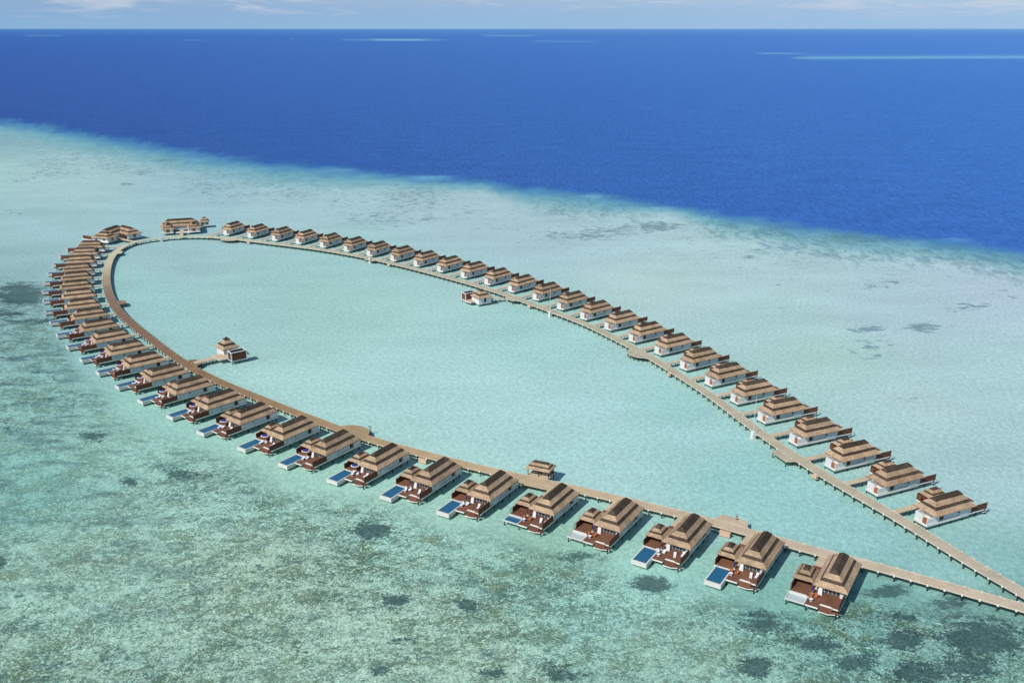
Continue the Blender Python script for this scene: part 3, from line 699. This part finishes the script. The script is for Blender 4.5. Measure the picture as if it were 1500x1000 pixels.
# ------------------------------------------------------------------ the two large residences at the far left bend
def wing(r, cx, cy, deg, ha, hb, z1, over=0.9, walls=True, rl=None, zb=1.5):
    g = link('wing_roof', None, r, (cx, cy, 0), R(deg))
    return g
def residence(x, y, label, wings, extras, bridge, name='residence'):
    r = empty('large_thatched_villa', (x, y, 0), 0, label, 'villa', 'large villas at the far left bend')
    for (cx, cy, deg, ha, hb, z1) in wings:
        th, bd, cp = hip_roof(0, 0, ha, hb, max(0.3, ha - hb * 0.95), 0.15, 4.9, z1, 0.3)
        rf = link('roof', th.mesh('roof', [M['thatch']]), r, (cx - x, cy - y, 0), R(deg))
        link('roof_band', bd.mesh('roof_band', [M['thatch_dark']]), rf); link('ridge_cap', cp.mesh('ridge_cap', [M['thatch_dark']]), rf)
        q = MB(); q.box(-ha + 1, ha - 1, -hb + 1, hb - 1, ZD - 0.02, 5.0); wl = link('wall', q.mesh('wall', [M['white']]), r, (cx - x, cy - y, 0), R(deg))
        q = MB(); q.box(-ha + 0.6, ha - 0.6, -hb + 0.6, hb - 0.6, 1.6, ZD - 0.024); link('floor', q.mesh('floor', [M['fascia']]), r, (cx - x, cy - y, 0), R(deg))
        q = MB()
        for a in (-0.55, 0.35): q.box(a * ha, a * ha + 1.1, -hb + 0.93, -hb + 1.004, 2.9, 4.3)
        link('window', q.mesh('window', [M['win']]), wl)
        q = MB(); q.box(ha - 1.004, ha - 0.93, -1.1, 1.1, 2.2, 4.4); link('door', q.mesh('door', [M['door_wood']]), wl)
        q = MB()
        for a in (-ha + 1.4, 0, ha - 1.4):
            for b_ in (-hb + 1.4, hb - 1.4): q.cyl(a, b_, -1.5, 1.6, 0.2, 6)
        link('stilts', q.mesh('stilts', [M['stilt']]), r, (cx - x, cy - y, 0), R(deg))
    for nm, (x0, y0), (x1, y1), thk, z0, z1, mt in extras:
        L_ = math.hypot(x1 - x0, y1 - y0); a = math.atan2(y1 - y0, x1 - x0)
        q = MB(); q.box(0, L_, -thk / 2, thk / 2, z0, z1); link(nm, q.mesh(nm, [M[mt]]), r, (x0 - x, y0 - y, 0), a)
    (x0, y0), (x1, y1) = bridge; L_ = math.hypot(x1 - x0, y1 - y0); a = math.atan2(y1 - y0, x1 - x0)
    q = MB(); q.box(0, L_, -1.3, 1.3, ZD - 0.26, ZD - 0.008); br = link('entrance_bridge', q.mesh('entrance_bridge', [M['bridge']]), r, (x0 - x, y0 - y, 0), a)
    q = MB()
    for t in (0.25, 0.6): q.cyl(L_ * t, -1, -1.5, ZD - 0.27, 0.15, 6); q.cyl(L_ * t, 1, -1.5, ZD - 0.27, 0.15, 6)
    link('bridge_stilt', q.mesh('bridge_stilt', [M['stilt']]), br)
    return r
residence(-286, 660, 'large thatched villa with angled wings at the far left end of the loop',
    [(-290.0, 651.5, -17.0, 7.4, 5.6, 8.6), (-290.0, 664.0, 78.0, 12.5, 6.4, 9.4), (-280.5, 668.5, -40.0, 11.0, 6.0, 9.1)],
    [('deck', (-308, 659.5), (-298, 654.5), 5.0, 1.8, ZD - 0.03, 'fascia'), ('privacy_wall', (-308, 657.2), (-300, 653.2), 0.25, ZD - 0.02, 4.6, 'wall_wood'), ('privacy_wall', (-281.5, 661.0), (-277.6, 657.8), 0.3, ZD, 4.6, 'soffit')],
    ((-283.0, 658.5), (-265.5, 645.5)))
residence(-249, 690, 'large thatched villa with two forward wings and a side hut atop the loop',
    [(-251.0, 695.5, 19.0, 14.0, 6.0, 9.3), (-256.4, 684.5, -72.0, 8.4, 4.4, 7.9), (-238.6, 689.0, -72.0, 8.0, 4.8, 7.9), (-236.5, 707.5, 19.0, 3.8, 3.8, 8.2)],
    [('terrace', (-249.0, 679.0), (-232.6, 684.6), 4.0, 1.7, ZD - 0.03, 'fascia')],
    ((-247.5, 688.0), (-240.2, 664.8)))

# ------------------------------------------------------------------ distant boat
for (px, py, s_, lab) in ((428, 57.0, 15, 'tiny white boat far out on the deep blue sea'),):
    x, y = gp(px, py)
    r = empty('boat', (x, y, 0), R(10), lab, 'boat')
    q = MB(); q.rings([[(-s_, -s_ * 0.16, 0), (s_ * 0.7, -s_ * 0.16, 0), (s_ * 0.9, 0, 0), (s_ * 0.7, s_ * 0.16, 0), (-s_, s_ * 0.16, 0)], [(-s_, -s_ * 0.22, s_ * 0.2), (s_ * 0.7, -s_ * 0.2, s_ * 0.24), (s_ * 1.1, 0, s_ * 0.3), (s_ * 0.7, s_ * 0.2, s_ * 0.24), (-s_, s_ * 0.22, s_ * 0.2)]])
    link('hull', q.mesh('hull', [M['white']]), r)
    q = MB(); q.box(-s_ * 0.5, s_ * 0.3, -s_ * 0.14, s_ * 0.14, s_ * 0.2, s_ * 0.5); link('cabin', q.mesh('cabin', [M['white']]), r)

# ------------------------------------------------------------------ the sea
d_rows = np.concatenate([0.35 * np.exp(np.linspace(0, math.log(8 / 0.35), 22))[:-1], np.arange(8, 60, 1.5), np.arange(60, 1000, 3.5), np.linspace(1000, 1300, 40)])
cols = np.arange(-700, 2205, 5.0)
PX, DR = np.meshgrid(cols, d_rows)
PY = 42 + DR
dx = (PX - 750) / F; du = (500 - PY) / F
yy = cP + du * sP; zz = -sP + du * cP; t = -H / zz
X, Y = dx * t, yy * t
# add a skirt behind / below the view
extra_y = np.array([40.0, -200.0, -3000.0])
X = np.vstack([X, np.tile(X[-1:], (3, 1)) * np.array([[1.2], [2.0], [12.0]])]); Y = np.vstack([Y, np.repeat(extra_y[:, None], X.shape[1], 1)])
PX = np.vstack([PX, np.tile(PX[-1:], (3, 1))]); PY = np.vstack([PY, np.tile(PY[-1:], (3, 1))])
nr, nc = X.shape
def fbm(scale, seed, octv=4, ax=1.0):
    out = np.empty(nr * nc)
    xs = (X.ravel() * scale * ax); ys = Y.ravel() * scale
    for i in range(nr * nc):
        out[i] = noise.fractal(Vector((xs[i] + seed * 17.3, ys[i] - seed * 9.1, seed)), 1.0, 2.0, octv)
    return out.reshape(nr, nc)
nA = fbm(1 / 45.0, 1); nB = fbm(1 / 14.0, 2, 4); nD = fbm(1 / 110.0, 3, 3)

BASE = BASECOL
bx = np.array([(p[0] / 110.0, p[1] / 60.0) for p in BASE]); bcl = np.array([alb((p[2][0] + 0.13 * (198 - p[2][0]), p[2][1] - 6, p[2][2] - 6)) for p in BASE])
gx, gy = (PX / 110.0), (PY / 60.0)
num = np.zeros((nr, nc, 3)); den = np.zeros((nr, nc))
for (a, b_), c_ in zip(bx, bcl):
    w = 1.0 / ((gx - a) ** 2 + (gy - b_) ** 2 + 0.12) ** 2
    num += w[..., None] * c_; den += w
shallow = num / den[..., None]

sh = np.array([(-700, 120), (-300, 150), (0, 178), (60, 186), (150, 202), (230, 216), (330, 232), (400, 243), (500, 250), (600, 260), (720, 270), (850, 287), (950, 299), (1060, 318), (1200, 336), (1350, 353), (1500, 371), (1700, 400), (2200, 470)])
shore = np.interp(PX, sh[:, 0], sh[:, 1])
wd = np.interp(PX, [-700, 0, 100, 300, 450, 560, 700, 800, 900, 980, 1050, 1150, 1300, 1400, 1500, 2200], [24, 24, 30, 34, 34, 22, 16, 30, 24, 12, 26, 36, 32, 26, 34, 34])
s = (PY - shore) + nA * 4.0 + nB * 3.2 + nD * 2.5
def sstep(a, b_, x):
    u = np.clip((x - a) / (b_ - a), 0, 1); return u * u * (3 - 2 * u)
dpy = PY - 42
def ci(v, xs, cs_):
    cs_ = np.array([alb(c) for c in cs_]); return np.stack([np.interp(v, xs, cs_[:, k]) for k in range(3)], -1)
dl = ci(dpy, [0, 3, 12, 40, 90, 150, 250], DEEP_HAZE_L); dr_ = ci(dpy, [0, 3, 12, 40, 90, 180, 300], DEEP_HAZE_R)  # distance haze is put into the water colour towards the horizon
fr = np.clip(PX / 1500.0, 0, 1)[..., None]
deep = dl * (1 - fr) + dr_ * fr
teal = np.array(alb(TEAL)); teal2 = np.array(alb(TEAL2))
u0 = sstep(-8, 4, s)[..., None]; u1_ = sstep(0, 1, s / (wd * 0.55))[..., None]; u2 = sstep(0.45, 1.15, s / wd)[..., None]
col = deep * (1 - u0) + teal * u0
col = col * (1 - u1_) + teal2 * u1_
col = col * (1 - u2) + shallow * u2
# far turquoise shoals
for (x0, x1, yc0, yc1, hh, amt) in ((545, 632, 58.6, 58.8, 0.8, .9), (500, 660, 58.4, 58.8, 1.4, .25), (708, 790, 52.3, 52.6, 0.7, .6), (780, 880, 61.0, 61.4, 0.8, .35), (1110, 1185, 78.0, 79.5, 0.8, .5), (1160, 1600, 85.2, 84.0, 1.1, .6), (1180, 1600, 84.6, 82.5, 3.0, .25), (35, 96, 52.3, 52.4, 0.7, .4), (270, 305, 59.3, 59.6, 0.7, .3)):
    yc = yc0 + (PX - x0) / (x1 - x0) * (yc1 - yc0)
    a_ = amt * np.exp(-((PY - yc) / hh) ** 2) * sstep(x0 - 8, x0 + 12, PX) * (1 - sstep(x1 - 25, x1 + 5, PX))
    col = col * (1 - a_[..., None]) + np.array(alb((132, 196, 220))) * a_[..., None]
# bright sandy spots on the reef edge
for (x0, y0, rx, ry, amt) in ((630, 261, 34, 2.6, .6), (868, 288, 18, 3.5, .7), (500, 250, 24, 2.5, .35), (965, 306, 26, 3.5, .4), (1400, 352, 24, 2.5, .3)):
    a_ = amt * np.exp(-(((PX - x0) / rx) ** 2 + ((PY - y0) / ry) ** 2) ** 1.5)
    col = col * (1 - a_[..., None]) + np.array(alb((122, 186, 212))) * a_[..., None]

# reef-edge coral, dark patches, mottling amounts
coral = sstep(-6, 4, s) * (1 - sstep(wd * 0.95, wd * 1.7, s)) * np.interp(PX, [0, 450, 560, 760, 820, 930, 990, 1050, 1500], [.55, .5, .3, .2, .8, .7, .2, .9, .9])
PAT = PATCHES
patch = np.zeros((nr, nc))
for (x0, y0, rx, ry, amt) in PAT:
    e = ((PX - x0) / rx) ** 2 + ((PY - y0) / ry) ** 2
    patch = np.maximum(patch, amt * np.exp(-e * 0.9))
streak = np.zeros((nr, nc))
for (x0, y0, rx, ry, amt) in STREAKS:
    e = ((PX - x0) / rx) ** 2 + ((PY - y0) / ry) ** 2
    streak = np.maximum(streak, amt * np.exp(-e))
ml = np.interp(PX, [-700, 0, 60, 110, 200, 300, 420, 560, 700, 820, 930, 1040, 1150, 1260, 1400, 1500, 2200], [380, 405, 440, 530, 610, 655, 705, 735, 770, 800, 840, 865, 890, 860, 880, 905, 1100])
mott = sstep(-14, 40, PY - ml + nA * 14) * (0.8 + 0.35 * nD)
mott = np.clip(mott, 0, 1.1)
mott *= np.interp(PY, [0, 400, 520, 640, 2000], [.8, .8, .85, 1, 1])

verts = np.stack([X, Y, np.zeros_like(X)], -1).reshape(-1, 3)
idx = np.arange(nr * nc).reshape(nr, nc)
q = np.stack([idx[1:, :-1], idx[1:, 1:], idx[:-1, 1:], idx[:-1, :-1]], -1).reshape(-1, 4)
me = bpy.data.meshes.new('sea')
me.vertices.add(len(verts)); me.vertices.foreach_set('co', verts.astype(np.float32).ravel())
me.loops.add(q.size); me.loops.foreach_set('vertex_index', q.astype(np.int32).ravel())
me.polygons.add(len(q)); me.polygons.foreach_set('loop_start', np.arange(0, q.size, 4, dtype=np.int32)); me.polygons.foreach_set('loop_total', np.full(len(q), 4, dtype=np.int32))
me.update(calc_edges=True)
def fattr(name, arr):
    a = me.attributes.new(name, 'FLOAT', 'POINT'); a.data.foreach_set('value', arr.astype(np.float32).ravel())
ca = me.attributes.new('bed', 'FLOAT_COLOR', 'POINT')
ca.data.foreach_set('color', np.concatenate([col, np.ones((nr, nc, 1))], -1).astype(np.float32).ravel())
deepm = 1 - sstep(-10, 6, s)
fattr('coral', coral); fattr('patch', patch); fattr('mottle', mott); fattr('deep', deepm); streak = np.maximum(streak, 0.30 * sstep(0, 20, s) * (1 - sstep(60, 110, s)) )
fattr('streak', streak)
lst = mott * np.interp(PX, [-700, 0, 250, 500, 2200], [1, 1, .75, .35, .35]) * np.interp(PY, [0, 640, 800, 2000], [1, 1, .55, .5])
fattr('lstreak', lst)
sea = link('sea_water', me); sea['kind'] = 'structure'

m, nt, b = new_mat('lagoon and ocean water'); me.materials.append(m)
N, L = nt.nodes, nt.links
def attr(n, out='Fac'):
    a = N.new('ShaderNodeAttribute'); a.attribute_name = n; return a.outputs[out]
geo = N.new('ShaderNodeNewGeometry'); POS = geo.outputs['Position']
def mapping(scale, rot=0.0):
    mp = N.new('ShaderNodeMapping'); mp.inputs['Scale'].default_value = scale; mp.inputs['Rotation'].default_value = (0, 0, rot); L.new(POS, mp.inputs['Vector']); return mp.outputs['Vector']
def noi(vec, sc_, det=4.0, ro=0.55, dist=0.0):
    n = N.new('ShaderNodeTexNoise'); n.inputs['Scale'].default_value = sc_; n.inputs['Detail'].default_value = det; n.inputs['Roughness'].default_value = ro; n.inputs['Distortion'].default_value = dist
    L.new(vec, n.inputs['Vector']); return n.outputs['Fac']
def mth(op, a, b_=None, c_=None, clamp=False):
    n = N.new('ShaderNodeMath'); n.operation = op; n.use_clamp = clamp
    for i, v in enumerate((a, b_, c_)):
        if v is None: continue
        if isinstance(v, (int, float)): n.inputs[i].default_value = v
        else: L.new(v, n.inputs[i])
    return n.outputs[0]
def rng(v, a, b_, c_=0.0, d=1.0, smooth_=False):
    n = N.new('ShaderNodeMapRange'); n.inputs['From Min'].default_value = a; n.inputs['From Max'].default_value = b_; n.inputs['To Min'].default_value = c_; n.inputs['To Max'].default_value = d
    if smooth_: n.interpolation_type = 'SMOOTHSTEP'
    L.new(v, n.inputs['Value']); return n.outputs['Result']
def mixc(f, a, b_):
    n = N.new('ShaderNodeMix'); n.data_type = 'RGBA'
    L.new(f, n.inputs['Factor']) if not isinstance(f, float) else setattr(n.inputs['Factor'], 'default_value', f)
    for k, v in (('A', a), ('B', b_)):
        if isinstance(v, tuple): n.inputs[k].default_value = (*v, 1)
        else: L.new(v, n.inputs[k])
    return n.outputs['Result']
iso = mapping((1, 1, 1))
fine = noi(mapping((0.85, 1.0, 1)), 0.95, 5, 0.78, 1.3)          # coral rubble grain
med = noi(mapping((0.75, 1.0, 1), R(-20)), 0.17, 5, 0.66, 0.7)           # clumps a few metres wide
big = noi(iso, 0.035, 4, 0.6, 0.3)
tiny = noi(iso, 1.7, 3, 0.7, 0.4)
bed = attr('bed', 'Color')
# mottled sea grass / coral rubble
gsum = mth('ADD', mth('MULTIPLY', fine, 1.15), mth('ADD', mth('MULTIPLY', med, 0.62), mth('MULTIPLY', big, 0.30)))
g1 = rng(gsum, 0.95, 1.13, 0, 1, True)
gm = mth('MULTIPLY', g1, attr('mottle'), clamp=True)
warm = noi(iso, 0.14, 4, 0.65)
grassc = mixc(rng(warm, 0.4, 0.62), MOT_A, MOT_B)
c1 = mixc(mth('MULTIPLY', gm, 0.92, clamp=True), bed, grassc)
# brighter sandy grains inside the mottled zone
sand = mth('MULTIPLY', rng(fine, 0.48, 0.34, 0, 1, True), attr('mottle'), clamp=True)
c1 = mixc(mth('MULTIPLY', sand, 0.6, clamp=True), c1, SANDC)
ls = noi(mapping((0.3, 1.0, 1), R(-30)), 0.13, 5, 0.68, 0.5)
lm = mth('MULTIPLY', rng(mth('ADD', ls, mth('MULTIPLY', mth('SUBTRACT', fine, 0.5), 0.25)), 0.515, 0.615, 0, 1, True), attr('lstreak'), clamp=True)
c1 = mixc(mth('MULTIPLY', lm, 0.85, clamp=True), c1, LSTR)
# dark coral heads
pm = mth('MULTIPLY', rng(mth('ADD', mth('ADD', attr('patch'), mth('MULTIPLY', mth('SUBTRACT', ls, 0.5), 1.6)), mth('MULTIPLY', mth('SUBTRACT', mth('ADD', mth('MULTIPLY', med, 0.8), mth('MULTIPLY', fine, 1.3)), 1.05), 1.5)), 0.26, 0.56, 0, 1, True), rng(attr('patch'), 0.04, 0.3), clamp=True)
c1 = mixc(mth('MULTIPLY', pm, 0.84), c1, PATC)
# streaky outcrops on the pale flat
sn = noi(mapping((0.6, 1.0, 1)), 0.2, 5, 0.75, 0.5)
sm_ = mth('MULTIPLY', rng(mth('ADD', mth('MULTIPLY', attr('streak'), 0.30), sn), 0.65, 0.77, 0, 1, True), rng(attr('streak'), 0.03, 0.25), clamp=True)
c1 = mixc(mth('MULTIPLY', sm_, 0.75), c1, STRC)
# reef edge coral
rn = noi(mapping((1.0, 0.45, 1)), 0.12, 6, 0.78, 0.8)
rm = mth('MULTIPLY', rng(rn, 0.46, 0.58, 0, 1, True), attr('coral'), clamp=True)
c1 = mixc(mth('MULTIPLY', rm, 0.62), c1, REEFC)
# wavelets: lightness variation
wv = noi(mapping((1, 0.8, 1), R(25)), 0.6, 4, 0.7, 0.3)
wl = noi(mapping((0.7, 1.5, 1), R(-12)), 0.02, 5, 0.6)
gl = mth('MULTIPLY', rng(wv, 0.4, 0.6, WAVE[0], WAVE[1]), rng(wl, 0.35, 0.65, 0.94, 1.05))
gl = mth('MULTIPLY', gl, rng(tiny, 0.38, 0.62, WAVE2[0], WAVE2[1]))
dw = noi(mapping((1.0, 0.22, 1), R(-3)), 0.36, 5, 0.8, 0.9)
dwf = mth('ADD', mth('MULTIPLY', mth('SUBTRACT', rng(dw, 0.42, 0.58, 0.83, 1.17), 1.0), attr('deep')), 1.0)
gl = mth('MULTIPLY', gl, dwf)
grain = noi(mapping((1, 0.85, 1)), 2.1, 2, 0.6, 0.6)
gl = mth('MULTIPLY', gl, mth('ADD', mth('MULTIPLY', mth('SUBTRACT', rng(grain, 0.38, 0.62, 0.72, 1.28), 1.0), attr('mottle')), 1.0))
vm = N.new('ShaderNodeVectorMath'); vm.operation = 'SCALE'; L.new(c1, vm.inputs[0]); L.new(gl, vm.inputs['Scale'])
N.remove(b)
dif = N.new('ShaderNodeBsdfDiffuse'); L.new(vm.outputs['Vector'], dif.inputs['Color'])
glo = N.new('ShaderNodeBsdfGlossy'); glo.inputs['Roughness'].default_value = 0.3
ms = N.new('ShaderNodeMixShader'); ms.inputs[0].default_value = SPEC
L.new(dif.outputs[0], ms.inputs[1]); L.new(glo.outputs[0], ms.inputs[2]); L.new(ms.outputs[0], N['Material Output'].inputs['Surface'])
bp = N.new('ShaderNodeBump'); bp.inputs['Strength'].default_value = 0.5; bp.inputs['Distance'].default_value = 0.25
hsum = mth('ADD', wv, mth('MULTIPLY', tiny, 0.35)); L.new(hsum, bp.inputs['Height']); L.new(bp.outputs['Normal'], dif.inputs['Normal']); L.new(bp.outputs['Normal'], glo.inputs['Normal'])

# ------------------------------------------------------------------ light, sky, camera
sun_dir = Vector((-0.715, -0.70, 1.0)).normalized()          # towards the sun
elev = math.asin(sun_dir.z); rot = math.atan2(sun_dir.x, sun_dir.y)
sd = bpy.data.lights.new('sun', 'SUN'); sd.energy = SUN; sd.angle = R(0.53); sd.color = (1.0, 0.965, 0.91)
so = bpy.data.objects.new('sun', sd); C.objects.link(so); so.rotation_euler = (-sun_dir).to_track_quat('-Z', 'Y').to_euler()
w = bpy.data.worlds.new('World'); sc.world = w; w.use_nodes = True
N, L = w.node_tree.nodes, w.node_tree.links
bg = N['Background']
sky = N.new('ShaderNodeTexSky'); sky.sky_type = 'NISHITA'; sky.sun_disc = False; sky.sun_elevation = elev; sky.sun_rotation = rot % (2 * math.pi)
sky.air_density = 1.0; sky.dust_density = 0.4; sky.ozone_density = 2.0
tc = N.new('ShaderNodeTexCoord')
sx = N.new('ShaderNodeSeparateXYZ'); L.new(tc.outputs['Generated'], sx.inputs[0])
POS = tc.outputs['Generated']
c_scale = N.new('ShaderNodeVectorMath'); c_scale.operation = 'SCALE'; c_scale.inputs['Scale'].default_value = SKYS; L.new(sky.outputs[0], c_scale.inputs[0])
# thin low cloud streaks over a pale haze near the horizon
clo = noi(mapping((14, 14, 120)), 1.0, 7, 0.7, 0.8)
clo2 = noi(mapping((2.2, 2.2, 30)), 1.0, 4, 0.55, 0.2)
hz = rng(sx.outputs['Z'], 0.0, 0.10, 1, 0, True)
xg = rng(sx.outputs['X'], -0.5, 0.5)
haze = mixc(rng(sx.outputs['Z'], 0.0, 0.03), mixc(xg, HZ_L, HZ_R), mixc(xg, HT_L, HT_R))
cm = mth('MULTIPLY', rng(mth('ADD', mth('MULTIPLY', clo, 0.75), mth('MULTIPLY', clo2, 0.5)), 0.60, 0.78, 0, 1, True), rng(sx.outputs['Z'], 0.003, 0.02), clamp=True)
hzc = mixc(mth('MULTIPLY', cm, 0.85), haze, CLOUD)
fin = mixc(hz, c_scale.outputs[0], hzc)
L.new(fin, bg.inputs['Color']); bg.inputs['Strength'].default_value = 1.0
cd = bpy.data.cameras.new('camera'); cam = bpy.data.objects.new('camera', cd); C.objects.link(cam)
cd.sensor_fit = 'HORIZONTAL'; cd.sensor_width = 36.0; cd.lens = 36.0 * F / 1500.0
cd.clip_start = 1.0; cd.clip_end = 1.0e6
cam.location = (0, 0, H); cam.rotation_euler = (math.pi / 2 - PITCH, 0, 0)
sc.camera = cam
sc.view_settings.view_transform = 'Standard'; sc.view_settings.look = 'None'; sc.view_settings.exposure = 0; sc.view_settings.gamma = 1
